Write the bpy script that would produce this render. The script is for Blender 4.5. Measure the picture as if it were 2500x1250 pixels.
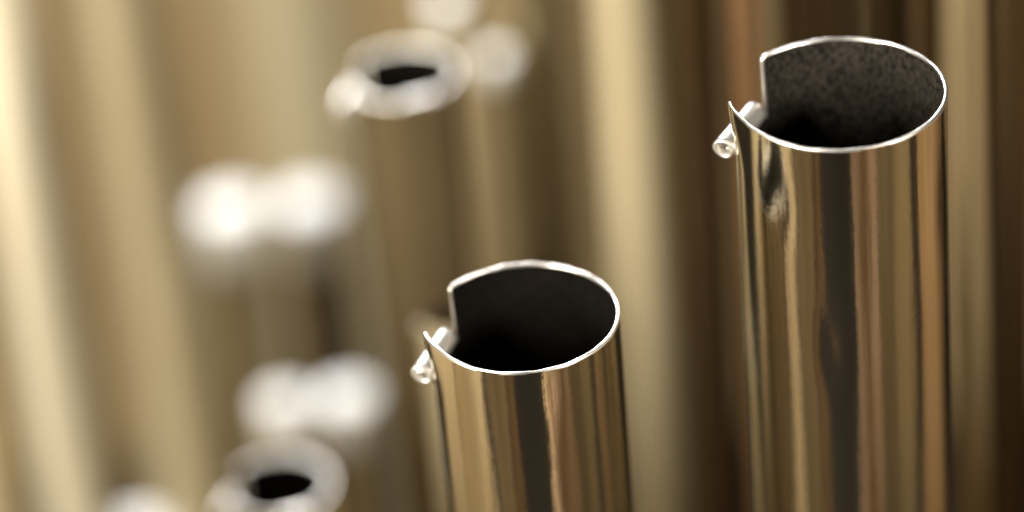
import bpy, bmesh, math, random
from mathutils import Vector, Matrix

for o in list(bpy.data.objects):
    bpy.data.objects.remove(o)
S = bpy.context.scene
C = S.collection
R_ = math.radians

# ------------------------------------------------------------------ camera
FPX, PITCH, ROLL = 9450.0, R_(34.5), R_(5.2)
D0 = 0.740                                  # distance to the focused pipe
fw = Vector((0, math.cos(PITCH), -math.sin(PITCH)))
rt0 = Vector((1, 0, 0)); up0 = Vector((0, math.sin(PITCH), math.cos(PITCH)))
RT = rt0 * math.cos(ROLL) - up0 * math.sin(ROLL)
UP = up0 * math.cos(ROLL) + rt0 * math.sin(ROLL)
CAM = -(RT * ((2056 - 1250) / FPX * D0) + UP * (-(227 - 625) / FPX * D0) + fw * D0)

def at(px, py, d):                          # photograph pixel + depth -> place in the room
    return CAM + RT * ((px - 1250) / FPX * d) + UP * (-(py - 625) / FPX * d) + fw * d

cd = bpy.data.cameras.new('camera')
cam = bpy.data.objects.new('camera', cd); C.objects.link(cam)
m = Matrix((RT, UP, -fw)).transposed().to_4x4(); m.translation = CAM
cam.matrix_world = m
cd.sensor_width = 36.0
cd.lens = 36.0 * FPX / 2500.0
cd.clip_start = 0.02; cd.clip_end = 50
cd.dof.use_dof = True
cd.dof.focus_distance = 0.738
cd.dof.aperture_fstop = 3.9
cd.dof.aperture_blades = 0
S.camera = cam

# ------------------------------------------------------------------ room light
w = bpy.data.worlds.new('World'); S.world = w; w.use_nodes = True
w.node_tree.nodes['Background'].inputs[0].default_value = (0.9, 0.72, 0.5, 1)
w.node_tree.nodes['Background'].inputs[1].default_value = 0.015

def area(name, loc, target, size, power, col, sy=None):
    l = bpy.data.lights.new(name, 'AREA'); l.energy = power; l.color = col
    l.shape = 'RECTANGLE' if sy else 'DISK'; l.size = size
    if sy: l.size_y = sy
    o = bpy.data.objects.new(name, l); C.objects.link(o)
    o.location = loc
    o.rotation_euler = (Vector(target) - Vector(loc)).to_track_quat('-Z', 'Y').to_euler()
    return o
area('ceiling_lamp', (-0.42, 1.80, 0.92), (-0.15, 0.2, -0.15), 0.5, 48, (1.0, 0.985, 0.965))
area('side_lamp', (-1.15, -0.75, 0.42), (-0.25, 0.3, -0.25), 0.6, 60, (1.0, 0.935, 0.79))
area('right_fill', (0.95, -0.95, 0.45), (-0.1, 0.2, -0.2), 0.4, 32, (1.0, 0.92, 0.78))  # added fill light: brightens right-facing sides mirrored in the polished pipes

S.render.engine = 'CYCLES'
S.cycles.max_bounces = 14; S.cycles.glossy_bounces = 10; S.cycles.diffuse_bounces = 4
S.cycles.caustics_reflective = True
S.cycles.use_denoising = True
S.cycles.sample_clamp_indirect = 4.0
S.view_settings.view_transform = 'Standard'; S.view_settings.look = 'None'
S.view_settings.exposure = 0.22; S.view_settings.gamma = 1.0
S.view_settings.use_curve_mapping = False

# ------------------------------------------------------------------ materials
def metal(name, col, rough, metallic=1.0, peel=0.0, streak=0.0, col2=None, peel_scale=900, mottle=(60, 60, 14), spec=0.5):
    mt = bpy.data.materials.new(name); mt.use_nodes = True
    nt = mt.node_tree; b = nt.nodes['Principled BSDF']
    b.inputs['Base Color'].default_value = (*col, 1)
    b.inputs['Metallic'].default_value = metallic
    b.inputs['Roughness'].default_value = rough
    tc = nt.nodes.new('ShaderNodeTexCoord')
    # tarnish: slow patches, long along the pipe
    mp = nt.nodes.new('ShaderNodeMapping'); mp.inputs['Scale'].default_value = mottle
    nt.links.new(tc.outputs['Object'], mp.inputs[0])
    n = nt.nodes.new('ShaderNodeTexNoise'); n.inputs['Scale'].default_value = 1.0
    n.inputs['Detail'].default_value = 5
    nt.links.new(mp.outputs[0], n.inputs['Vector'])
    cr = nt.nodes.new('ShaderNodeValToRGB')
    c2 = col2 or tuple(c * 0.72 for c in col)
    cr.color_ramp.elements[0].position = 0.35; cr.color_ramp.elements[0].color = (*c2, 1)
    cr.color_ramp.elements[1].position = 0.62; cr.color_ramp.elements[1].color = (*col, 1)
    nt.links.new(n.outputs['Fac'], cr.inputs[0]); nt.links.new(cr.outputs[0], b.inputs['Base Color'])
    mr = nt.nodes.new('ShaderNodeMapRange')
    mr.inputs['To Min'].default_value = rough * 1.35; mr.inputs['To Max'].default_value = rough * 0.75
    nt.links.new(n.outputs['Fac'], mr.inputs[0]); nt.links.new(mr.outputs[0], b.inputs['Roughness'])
    b.inputs['Specular IOR Level'].default_value = spec
    last = None
    if peel:
        n2 = nt.nodes.new('ShaderNodeTexNoise'); n2.inputs['Scale'].default_value = peel_scale
        n2.inputs['Detail'].default_value = 3
        nt.links.new(tc.outputs['Object'], n2.inputs['Vector'])
        bp = nt.nodes.new('ShaderNodeBump'); bp.inputs['Strength'].default_value = 1.0
        bp.inputs['Distance'].default_value = peel
        nt.links.new(n2.outputs['Fac'], bp.inputs['Height']); last = bp
    if streak:
        mp2 = nt.nodes.new('ShaderNodeMapping'); mp2.inputs['Scale'].default_value = (130, 130, 16)
        nt.links.new(tc.outputs['Object'], mp2.inputs[0])
        n3 = nt.nodes.new('ShaderNodeTexNoise'); n3.inputs['Scale'].default_value = 1.0
        n3.inputs['Detail'].default_value = 2
        nt.links.new(mp2.outputs[0], n3.inputs['Vector'])
        bp2 = nt.nodes.new('ShaderNodeBump'); bp2.inputs['Strength'].default_value = 1.0
        bp2.inputs['Distance'].default_value = streak
        nt.links.new(n3.outputs['Fac'], bp2.inputs['Height'])
        if last: nt.links.new(last.outputs[0], bp2.inputs['Normal'])
        # drawing marks: very fine lines along the pipe, in patches
        mp4 = nt.nodes.new('ShaderNodeMapping'); mp4.inputs['Scale'].default_value = (900, 900, 22)
        nt.links.new(tc.outputs['Object'], mp4.inputs[0])
        n4 = nt.nodes.new('ShaderNodeTexNoise'); n4.inputs['Scale'].default_value = 1.0
        n4.inputs['Detail'].default_value = 3
        nt.links.new(mp4.outputs[0], n4.inputs['Vector'])
        bp4 = nt.nodes.new('ShaderNodeBump'); bp4.inputs['Distance'].default_value = 0.000035
        nt.links.new(n.outputs['Fac'], bp4.inputs['Strength'])
        nt.links.new(n4.outputs['Fac'], bp4.inputs['Height']); nt.links.new(bp2.outputs[0], bp4.inputs['Normal'])
        last = bp4
    if last: nt.links.new(last.outputs[0], b.inputs['Normal'])
    return mt

def wood(name, c1, c2, rough=0.5, axis=2):
    mt = bpy.data.materials.new(name); mt.use_nodes = True
    nt = mt.node_tree; b = nt.nodes['Principled BSDF']; b.inputs['Roughness'].default_value = rough
    tc = nt.nodes.new('ShaderNodeTexCoord'); mp = nt.nodes.new('ShaderNodeMapping')
    sc = [60, 60, 60]; sc[axis] = 4; mp.inputs['Scale'].default_value = sc
    nt.links.new(tc.outputs['Object'], mp.inputs[0])
    n = nt.nodes.new('ShaderNodeTexNoise'); n.inputs['Scale'].default_value = 1; n.inputs['Detail'].default_value = 6
    nt.links.new(mp.outputs[0], n.inputs['Vector'])
    cr = nt.nodes.new('ShaderNodeValToRGB')
    cr.color_ramp.elements[0].position = 0.3; cr.color_ramp.elements[0].color = (*c1, 1)
    cr.color_ramp.elements[1].position = 0.7; cr.color_ramp.elements[1].color = (*c2, 1)
    nt.links.new(n.outputs['Fac'], cr.inputs[0]); nt.links.new(cr.outputs[0], b.inputs['Base Color'])
    b.inputs['Specular IOR Level'].default_value = 0.25
    return mt

M = {
 'polished': metal('polished_pipe_metal', (0.83, 0.755, 0.60), 0.125, 1.0, 0.00002, 0.00012, (0.72, 0.64, 0.48)),
 'satin':    metal('satin_pipe_metal', (0.80, 0.705, 0.495), 0.34, 0.65, 0.0, 0.0, (0.72, 0.61, 0.40)),
 'palemetal': metal('pale_pipe_metal', (0.92, 0.86, 0.70), 0.34, 0.55, 0.0, 0.0, (0.86, 0.77, 0.58)),
 'copper':   metal('copper_toned_metal', (0.58, 0.36, 0.20), 0.25, 0.9, 0.0, 0.0, (0.42, 0.25, 0.13)),
 'dark':     metal('tarnished_pipe_metal', (0.19, 0.135, 0.075), 0.26, 0.95, 0.0, 0.0, (0.13, 0.09, 0.048)),
 'tin':      metal('bare_cut_tin', (0.90, 0.88, 0.86), 0.34, 1.0, 0.000006, 0, (0.60, 0.565, 0.53), 2500),
 'cap':      metal('dull_cap_tin', (0.93, 0.93, 0.92), 0.60, 0.36, 0, 0, (0.88, 0.88, 0.87)),
 'softtin':  metal('dull_bare_tin', (0.88, 0.865, 0.83), 0.46, 0.6, 0, 0, (0.80, 0.77, 0.72)),
 'rolltin':  metal('rolled_tin', (0.84, 0.82, 0.79), 0.38, 0.88, 0, 0, (0.70, 0.67, 0.63)),
 'umber':    metal('umber_toned_metal', (0.27, 0.212, 0.122), 0.30, 0.82, 0.0, 0.0, (0.20, 0.152, 0.086)),
 'tan':      metal('tan_pipe_metal', (0.62, 0.54, 0.37), 0.34, 0.7, 0.0, 0.0, (0.54, 0.46, 0.30)),
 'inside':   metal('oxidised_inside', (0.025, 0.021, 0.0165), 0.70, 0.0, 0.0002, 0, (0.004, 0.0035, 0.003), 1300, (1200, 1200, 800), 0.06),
 'near_black':    metal('near_black_inside', (0.005, 0.004, 0.0033), 0.8, 0.0, 0.0002, 0, (0.003, 0.0025, 0.002), 1300, (900, 900, 600), 0.03),  # very dark inner wall colour
 'bronze':   metal('bronze_toned_metal', (0.50, 0.41, 0.25), 0.30, 0.85, 0.0, 0.0, (0.40, 0.32, 0.185)),
 'oak':      wood('oak_wood', (0.075, 0.056, 0.031), (0.20, 0.15, 0.083)),
 'cherry':   wood('cherry_wood', (0.10, 0.062, 0.034), (0.19, 0.122, 0.066)),
 'pale': wood('pale_maple_wood', (0.60, 0.50, 0.34), (0.72, 0.62, 0.45)),
 'rose': wood('rose_wood', (0.28, 0.20, 0.135), (0.43, 0.31, 0.215)),
 'casewood': wood('brown_case_wood', (0.18, 0.13, 0.068), (0.27, 0.20, 0.108)),
 'darkwood': wood('dark_stained_wood', (0.030, 0.018, 0.010), (0.055, 0.034, 0.018)),
 'board':    wood('board_wood', (0.005, 0.004, 0.003), (0.009, 0.007, 0.005), 1.0, 0),
}

# ------------------------------------------------------------------ mesh helpers
def link_mesh(name, verts, faces, mat, parent=None, smooth=True):
    me = bpy.data.meshes.new(name); me.from_pydata(verts, [], faces); me.update()
    if smooth:
        for p in me.polygons: p.use_smooth = True
    me.materials.append(mat)
    o = bpy.data.objects.new(name, me); C.objects.link(o)
    if parent: o.parent = parent
    return o

def sm(x):
    x = max(0.0, min(1.0, x)); return x * x * (3 - 2 * x)

FLOOR = -0.80
T = 0.00062
def make_pipe(name, label, loc, r, mats, slot=(183, 140, 0.0135), dents=(), flare=0.0010, t=T,
              top=True, near=False, zs=None, group=None, scroll_r=0.0026, turns=1.45, lean=(0, 0), seed=0, tab=None):
    """open organ pipe: Empty at its foot > body, inner_wall, rim, tuning_scroll. loc = centre of the open top"""
    rnd = random.Random(seed)
    root = bpy.data.objects.new(name, None); C.objects.link(root)
    H = loc[2] - FLOOR
    root.location = (loc[0] , loc[1], FLOOR)
    root['label'] = label; root['category'] = 'organ pipe'
    if group: root['group'] = group
    k = r / 0.02
    a_f, a_b, hs = R_(slot[0]), R_(slot[1]), slot[2] * k
    wob = [(rnd.uniform(0, 6.28), rnd.uniform(.5, 1)) for _ in range(3)]
    def rad(phi, z):                         # radius offset: hand-rolled sheet is never quite round
        d = 0.00012 * k * (wob[0][1] * math.cos(2 * phi + wob[0][0]) + 0.5 * wob[1][1] * math.cos(3 * phi + wob[1][0] + z * 25))
        if flare:
            for a, amp in ((a_f, flare), (a_b, flare * 0.35)):
                da = abs((phi - a + math.pi) % (2 * math.pi) - math.pi)
                d += amp * k * sm(1 - da / 0.42) * sm(1 + z / (0.014 * k))
        for (pa, pz, wa, wz, dep) in dents:
            da = (phi - R_(pa) + math.pi) % (2 * math.pi) - math.pi
            d -= dep * math.exp(-((da * r / wa) ** 2 + ((z - pz) / wz) ** 2))
        return d
    def P(phi, z, off=0.0):
        rr = r + rad(phi, z) + off
        return (rr * math.cos(phi), rr * math.sin(phi), H + z)
    # columns from back edge of slot round the right side to the front edge, then across the slot
    NA, NS = (200, 26) if near else (72, 10)
    span = 2 * math.pi - (a_f - a_b)
    # go from a_f increasing (front) to a_b + 2pi
    phis = [a_f + span * i / NA for i in range(NA + 1)]
    phis_s = [a_b + (a_f - a_b) * i / NS for i in range(NS + 1)]
    if near:
        zl = [0.0]; z = 0.0
        while z > -0.13 * 1.0: z -= 0.0011; zl.append(z)
        zl += [-0.16, -0.22, -0.32, -H]
    else:
        zl = [0.0, -0.003 * k, -0.007 * k, -0.0105 * k] + [-hs] + [-hs - 0.01, -0.05, -0.12, -H]
    if -hs not in zl: zl = sorted(set(zl + [-hs]), reverse=True)
    i_s = zl.index(-hs)
    def shell(off, flip, zend=None):
        zz = [z for z in zl if zend is None or z >= zend]
        v, f = [], []
        nz = len(zz)
        for p in phis:
            for z in zz: v.append(P(p, z, off))
        base = len(v); ns = nz - i_s
        for p in phis_s:
            for z in zz[i_s:]: v.append(P(p, z, off))
        def q(a, b, c, d): f.append((a, d, c, b) if flip else (a, b, c, d))
        for i in range(NA):
            for j in range(nz - 1):
                q(i * nz + j, i * nz + j + 1, (i + 1) * nz + j + 1, (i + 1) * nz + j)
        for i in range(NS):
            for j in range(ns - 1):
                q(base + i * ns + j, base + i * ns + j + 1, base + (i + 1) * ns + j + 1, base + (i + 1) * ns + j)
        return v, f
    v, f = shell(0.0, False)
    link_mesh('body', v, f, mats[0], root)
    v, f = shell(-t, True)
    link_mesh('inner_wall', v, f, mats[1], root)
    # rim: rounded cut edge of the sheet, along the top and down both sides of the slot and across its foot
    path = []
    cr = 0.0009 * k
    nv = 10
    for i in range(nv): path.append((a_f, -hs + (hs - cr) * i / nv, (-1, 0)))
    for i in range(5):
        u = i / 4 * math.pi / 2
        path.append((a_f + (cr - cr * math.cos(u)) / r, -cr + cr * math.sin(u), (-math.cos(u), math.sin(u))))
    for i in range(1, NA): 
        p = phis[i]
        if p > a_f + cr / r * 1.5 and p < a_b + 2 * math.pi - cr / r * 1.5: path.append((p, 0.0, (0, 1)))
    e = a_b + 2 * math.pi
    for i in range(5):
        u = (1 - i / 4) * math.pi / 2
        path.append((e - (cr - cr * math.cos(u)) / r, -cr + cr * math.sin(u), (math.cos(u), math.sin(u))))
    for i in range(nv): path.append((e, -cr - (hs - cr) * (i + 1) / nv, (1, 0)))
    NC = 8
    v, f = [], []
    burr = random.Random(seed + 5)
    for (p, z, n) in path:
        jig = burr.uniform(-1, 1) * 0.00003 + 0.00007 * math.sin(p * 5.3 + seed) * math.sin(p * 13.1 + 2 * seed)
        fat = 1 + 0.16 * math.sin(p * 3.1 + seed * 1.7) + 0.10 * math.sin(p * 11 + seed)
        for c in range(NC + 1):
            th = math.pi * c / NC
            offr = -t / 2 + (t / 2 * fat + 0.00005) * math.cos(th)
            ext = (t * 0.38) * math.sin(th) ** 0.7 + jig - 0.0003 * (c in (0, NC))
            v.append(P(p + n[0] * ext / r, z + n[1] * ext, offr))
    for i in range(len(path) - 1):
        for c in range(NC):
            a = i * (NC + 1) + c
            f.append((a, a + NC + 1, a + NC + 2, a + 1))
    link_mesh('rim', v, f, mats[2], root)
    # tuning scroll: the strip cut from the slot, rolled outward and down into a little cone
    am = (a_f + a_b) / 2
    L = 2 * r * math.sin((a_f - a_b) / 2) * 0.98
    sr = scroll_r * k
    out = Vector((math.cos(am), math.sin(am), 0)); tan = Vector((-math.sin(am), math.cos(am), 0)); zz = Vector((0, 0, 1))
    cen = out * (r * math.cos((a_f - a_b) / 2) + sr * 0.92) + zz * (H - hs + sr * 0.55 + 0.0010 * k)
    NT, NL = 54, 10
    th_s = 0.0006 * k
    v, f = [], []
    for li in range(NL + 1):
        s = li / NL
        pos = cen + tan * (L * (s * 0.84 - 0.36)) - out * (0.0018 * k * (1 - s) - 0.0003 * k) + zz * (0.0014 * k * (0.5 - s) - 0.0003 * k)
        cone = 0.90 + 0.22 * s
        for side in (0, 1):
            for i in range(NT + 1):
                a = i / NT * turns * 2 * math.pi
                rr = sr * cone * (1.0 - 0.55 * i / NT) - side * th_s
                ang = math.pi * 1.05 - a
                v.append(tuple(pos + out * (rr * math.cos(ang)) + zz * (rr * math.sin(ang) * 0.86 + 0.18 * rr * math.cos(ang))))
    W = NT + 1; ROW = 2 * W
    for li in range(NL):
        b0, b1 = li * ROW, (li + 1) * ROW
        for i in range(NT):
            f.append((b0 + i, b0 + i + 1, b1 + i + 1, b1 + i))
            f.append((b0 + W + i, b1 + W + i, b1 + W + i + 1, b0 + W + i + 1))
        f.append((b0, b1, b1 + W, b0 + W)); f.append((b0 + NT, b0 + W + NT, b1 + W + NT, b1 + NT))
    for b0 in (0, NL * ROW):
        for i in range(NT):
            q = (b0 + i, b0 + W + i, b0 + W + i + 1, b0 + i + 1)
            f.append(q if b0 == 0 else q[::-1])
    link_mesh('tuning_scroll', v, f, M['rolltin'], root)
    if tab is not None:                      # small tongue added over the lip to catch a highlight
        a = R_(tab); N1, N2 = 8, 4
        v, f = [], []
        for side in (0, 1):
            for i in range(N1 + 1):
                u = i / N1 * 1.9; br = 0.25 * r - side * 0.0005
                for j in range(N2 + 1):
                    b_ = a + (j / N2 - .5) * 0.6
                    rr = r - 0.0004 + 0.25 * r - br * math.cos(u)
                    v.append((rr * math.cos(b_), rr * math.sin(b_), H + br * math.sin(u)))
        W_ = N2 + 1; B = (N1 + 1) * W_
        for i in range(N1):
            for j in range(N2):
                q = i * W_ + j
                f.append((q, q + 1, q + W_ + 1, q + W_)); f.append((B + q, B + q + W_, B + q + W_ + 1, B + q + 1))
        for j in range(N2):
            q = N1 * W_ + j; f.append((q, q + 1, B + q + 1, B + q))
        for i in range(N1):
            q = i * W_; f.append((q, q + W_, B + q + W_, B + q)); q += N2; f.append((q, B + q, B + q + W_, q + W_))
        link_mesh('glint_tab', v, f, M['tin'], root)
    root.rotation_euler = (lean[0], lean[1], 0)
    if lean != (0, 0):                       # keep the open top where it belongs
        d = root.rotation_euler.to_matrix() @ Vector((0, 0, H))
        root.location = (loc[0] - d.x, loc[1] - d.y, FLOOR)
    return root

# ------------------------------------------------------------------ setting
def box(name, lo, hi, mat, kind=None):
    x0, y0, z0 = lo; x1, y1, z1 = hi
    bm = bmesh.new(); bmesh.ops.create_cube(bm, size=1)
    for vv in bm.verts: vv.co = Vector(((x0, x1)[vv.co.x > 0], (y0, y1)[vv.co.y > 0], (z0, z1)[vv.co.z > 0]))
    bmesh.ops.bevel(bm, geom=bm.edges[:], offset=0.002, segments=2, affect='EDGES')
    me = bpy.data.meshes.new(name); bm.to_mesh(me); bm.free(); me.materials.append(mat)
    o = bpy.data.objects.new(name, me); C.objects.link(o)
    if kind: o['kind'] = kind
    return o
box('windchest_floor', (-1.2, -1.6, FLOOR - 0.05), (1.2, 1.0, FLOOR), M['board'], 'structure')
box('wall_back', (-1.2, 0.95, FLOOR), (1.2, 1.0, -0.30), M['casewood'], 'structure')

# ------------------------------------------------------------------ pipes
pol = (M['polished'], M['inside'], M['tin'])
pol2 = (M['polished'], M['near_black'], M['tin'])
brz = (M['bronze'], M['near_black'], M['softtin'])
tan_ = (M['tan'], M['near_black'], M['softtin'])
umb = (M['umber'], M['near_black'], M['softtin'])
dull = (M['satin'], M['near_black'], M['dark'])
sat = (M['satin'], M['near_black'], M['softtin'])
pal = (M['palemetal'], M['inside'], M['tin'])
cop = (M['copper'], M['inside'], M['tin'])
drk = (M['dark'], M['inside'], M['tin'])

def px_r(wpx, d): return wpx / 2 / FPX * d

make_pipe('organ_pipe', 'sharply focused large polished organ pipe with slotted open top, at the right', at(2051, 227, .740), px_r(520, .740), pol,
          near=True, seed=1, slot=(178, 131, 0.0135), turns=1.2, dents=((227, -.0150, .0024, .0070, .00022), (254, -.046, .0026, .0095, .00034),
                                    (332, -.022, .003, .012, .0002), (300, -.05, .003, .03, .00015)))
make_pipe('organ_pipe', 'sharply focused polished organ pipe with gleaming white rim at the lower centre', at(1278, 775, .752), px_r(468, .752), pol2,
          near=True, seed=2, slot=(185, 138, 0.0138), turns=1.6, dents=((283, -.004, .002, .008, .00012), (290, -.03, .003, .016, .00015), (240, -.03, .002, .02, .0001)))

SHORT = [  # px, py, depth, width px, sheet thickness, materials, label
 (985, 182, .925, 268, .0010, umb, 'blurred organ pipe near the top with dark oval mouth and pale rim'),
 (683, 1187, .93, 262, .0011, sat, 'blurred organ pipe at the bottom edge with dark oval mouth'),
 (1085, 770, .90, 110, .0008, dull, 'small blurred pipe top half hidden behind the central polished pipe'),
]
for i, (px, py, d, wpx, th, mt, lab) in enumerate(SHORT):
    make_pipe('organ_pipe', lab, at(px, py, d), px_r(wpx, d), mt, seed=20 + i, slot=(186, 143, .0135), scroll_r=0.0034, t=th,
              tab=285 if 'dark oval mouth' in lab else None)

def capped_pipe(label, loc, r, mats, seed):
    """stopped organ pipe: body closed by a pale tin cap with a rounded shoulder"""
    root = bpy.data.objects.new('stopped_organ_pipe', None); C.objects.link(root)
    root.location = (loc[0], loc[1], FLOOR)
    root['label'] = label; root['category'] = 'organ pipe'; root['group'] = 'blurred organ pipes with white caps'
    H = loc[2] - FLOOR
    def lathe(prof, n=48):
        v, f = [], []
        for (rr, z) in prof:
            for i in range(n):
                a = 2 * math.pi * i / n
                v.append((rr * math.cos(a), rr * math.sin(a), z))
        for j in range(len(prof) - 1):
            for i in range(n):
                a = j * n + i; b = j * n + (i + 1) % n
                f.append((a, b, b + n, a + n))
        return v, f
    v, f = lathe([(r * .93, 0), (r * .93, H - 1.2 * r)]); link_mesh('body', v, f, mats[0], root)
    rc = r * 1.0; sh = 0.22 * r
    prof = [(r * .90, H - 1.8 * r), (rc, H - 1.8 * r), (rc, H - sh - .04 * r)]
    for i in range(1, 7):
        u = i / 6 * math.pi / 2
        prof.append((rc - sh + sh * math.cos(u), H - sh + sh * math.sin(u) - .04 * r))
    prof += [(rc * .5, H - .012 * r), (0.0002, H)]
    v, f = lathe(prof); link_mesh('cap', v, f, mats[2], root)
    return root
CAPPED = [(564, 500, 1.22, 160, 'left one of the two white capped pipes side by side, left of centre'),
          (753, 488, 1.22, 165, 'right one of the two white capped pipes side by side, left of centre'),
          (694, 975, 1.15, 118, 'left one of two white capped pipes above the lower dark-mouthed pipe'),
          (848, 962, 1.15, 140, 'right one of two white capped pipes above the lower dark-mouthed pipe'),
          (1212, 130, 1.10, 70, 'small blurred white capped pipe just right of the upper dark-mouthed pipe'),
          (1090, -8, 1.14, 85, 'blurred white capped pipe cut by the top edge behind the dark-mouthed pipe'),
          (325, 1318, 1.22, 240, 'broad blurred white cap just showing at the bottom left edge')]
for i, (px, py, d, wpx, lab) in enumerate(CAPPED):
    capped_pipe(lab, at(px, py, d), px_r(wpx, d), ((M['bronze'], M['dark'], M['satin'], M['bronze'], M['bronze'], M['satin'], M['satin'])[i], None, M['cap']), 90 + i)


TALL = [   # px at py, py, depth, width px, height of top, label, material, lean
 (95, 625, 1.08, 175, .06, 'bright cream tall pipe at the far left edge', pal, 0),
 (-120, 900, 1.12, 190, .05, 'tan pipe barely entering the lower left corner', sat, 0),
 (385, 625, 1.16, 200, .05, 'blurred tan tall pipe second from the left edge', sat, 0),
 (745, 200, 1.56, 290, .05, 'broad blurred tan pipe rising behind the upper pair of white caps', sat, 0),
 (1330, 400, 1.14, 180, .04, 'blurred grey tan tall pipe left of the bright pipe behind the central one', brz, 0),
 (1585, 625, .93, 205, .05, 'bright tan tall pipe between the two focused pipes', tan_, 0),
 (1705, 300, .89, 95, .06, 'thin dark brown pipe just left of the large polished pipe', drk, 0),
 (1822, 100, .87, 85, .07, 'thin copper-toned pipe behind the left lip of the large polished pipe', cop, 0),
 (1985, 40, .90, 190, .07, 'dark brown pipe right behind the open top of the large polished pipe', drk, 0),
 (2262, 300, .86, 78, .07, 'slim olive pipe behind the right rim of the large polished pipe', drk, 0),
 (2372, 625, .83, 82, .08, 'slim tan pipe just right of the large polished pipe', brz, 0),
 (1690, 300, 1.02, 190, .06, 'dark brown pipe added to darken the gap left of the large polished pipe', drk, 0),  # this and the next two pipes are added to keep the gaps dark
 (2160, 40, 1.00, 170, .06, 'dark brown pipe added to darken the gap behind the right rim of the large polished pipe', drk, 0),
 (2430, 500, .98, 120, .06, 'dark pipe added to darken the gap right of the slim tan pipe', drk, 0),
 (2475, 625, .86, 95, .08, 'dark brown pipe at the right edge', drk, 0),
]
for i, (px, py, d, wpx, zt, lab, mt, ln) in enumerate(TALL):
    p = at(px, py, d)
    zt = p.z
    while True:                              # tall pipes run on out of the top of the picture
        q = Vector((p.x, p.y, zt)) - CAM
        if 625 - q.dot(UP) / q.dot(fw) * FPX < -260: break
        zt += 0.004
    make_pipe('organ_pipe', lab, (p.x, p.y, zt), px_r(wpx, d), mt, seed=60 + i)

# added wooden reflectors, out of view: they supply the stripes mirrored in the polished pipes
def wood_reflector(label, x, y, w_, ztop, mat, rz):
    root = bpy.data.objects.new('wood_reflector', None); C.objects.link(root)
    root.location = (x, y, FLOOR); root.rotation_euler = (0, 0, rz)
    root['label'] = label; root['category'] = 'wooden reflector'; root['group'] = 'added wooden reflectors out of view'
    H = ztop - FLOOR; h = w_ / 2; b = 0.008
    for (x0, x1, y0, y1, nm) in ((-h, h, -h, -h + b, 'front_board'), (-h, h, h - b, h, 'back_board'),
                                 (-h, -h + b, -h + b, h - b, 'side_board'), (h - b, h, -h + b, h - b, 'side_board')):
        o = box(nm, (x0 + .0002, y0 + .0002, 0), (x1 - .0002, y1 - .0002, H), mat); o.parent = root
    return root
WOOD = [('rose', .050, -.195, .072, -.05, 12, 'added pinkish wooden reflector in front of the large polished pipe'),
        ('oak', .120, -.165, .060, -.05, 32, 'added oak reflector front right of the large polished pipe'),
        ('oak', .168, -.112, .066, -.04, 55, 'added oak reflector right of its pinkish and oak neighbours'),
        ('cherry', .205, .035, .13, -.03, 95, 'added reddish wooden reflector beside the large polished pipe'),
        ('cherry', -.145, -.215, .035, -.06, -25, 'added thin reddish reflector front left of the central polished pipe'),
        ('oak', -.200, -.185, .08, -.06, -40, 'added oak reflector front left of the central polished pipe'),
        ('pale', -.275, .065, .10, -.10, -97, 'added pale maple reflector out to the left of the central polished pipe'),
        ('pale', -.30, -.09, .13, -.05, -55, 'added pale maple reflector front left of the central polished pipe')]
for mn, x, y, w_, zt, rz, lab in WOOD:
    wood_reflector(lab, x, y, w_, zt, M[mn], R_(rz))
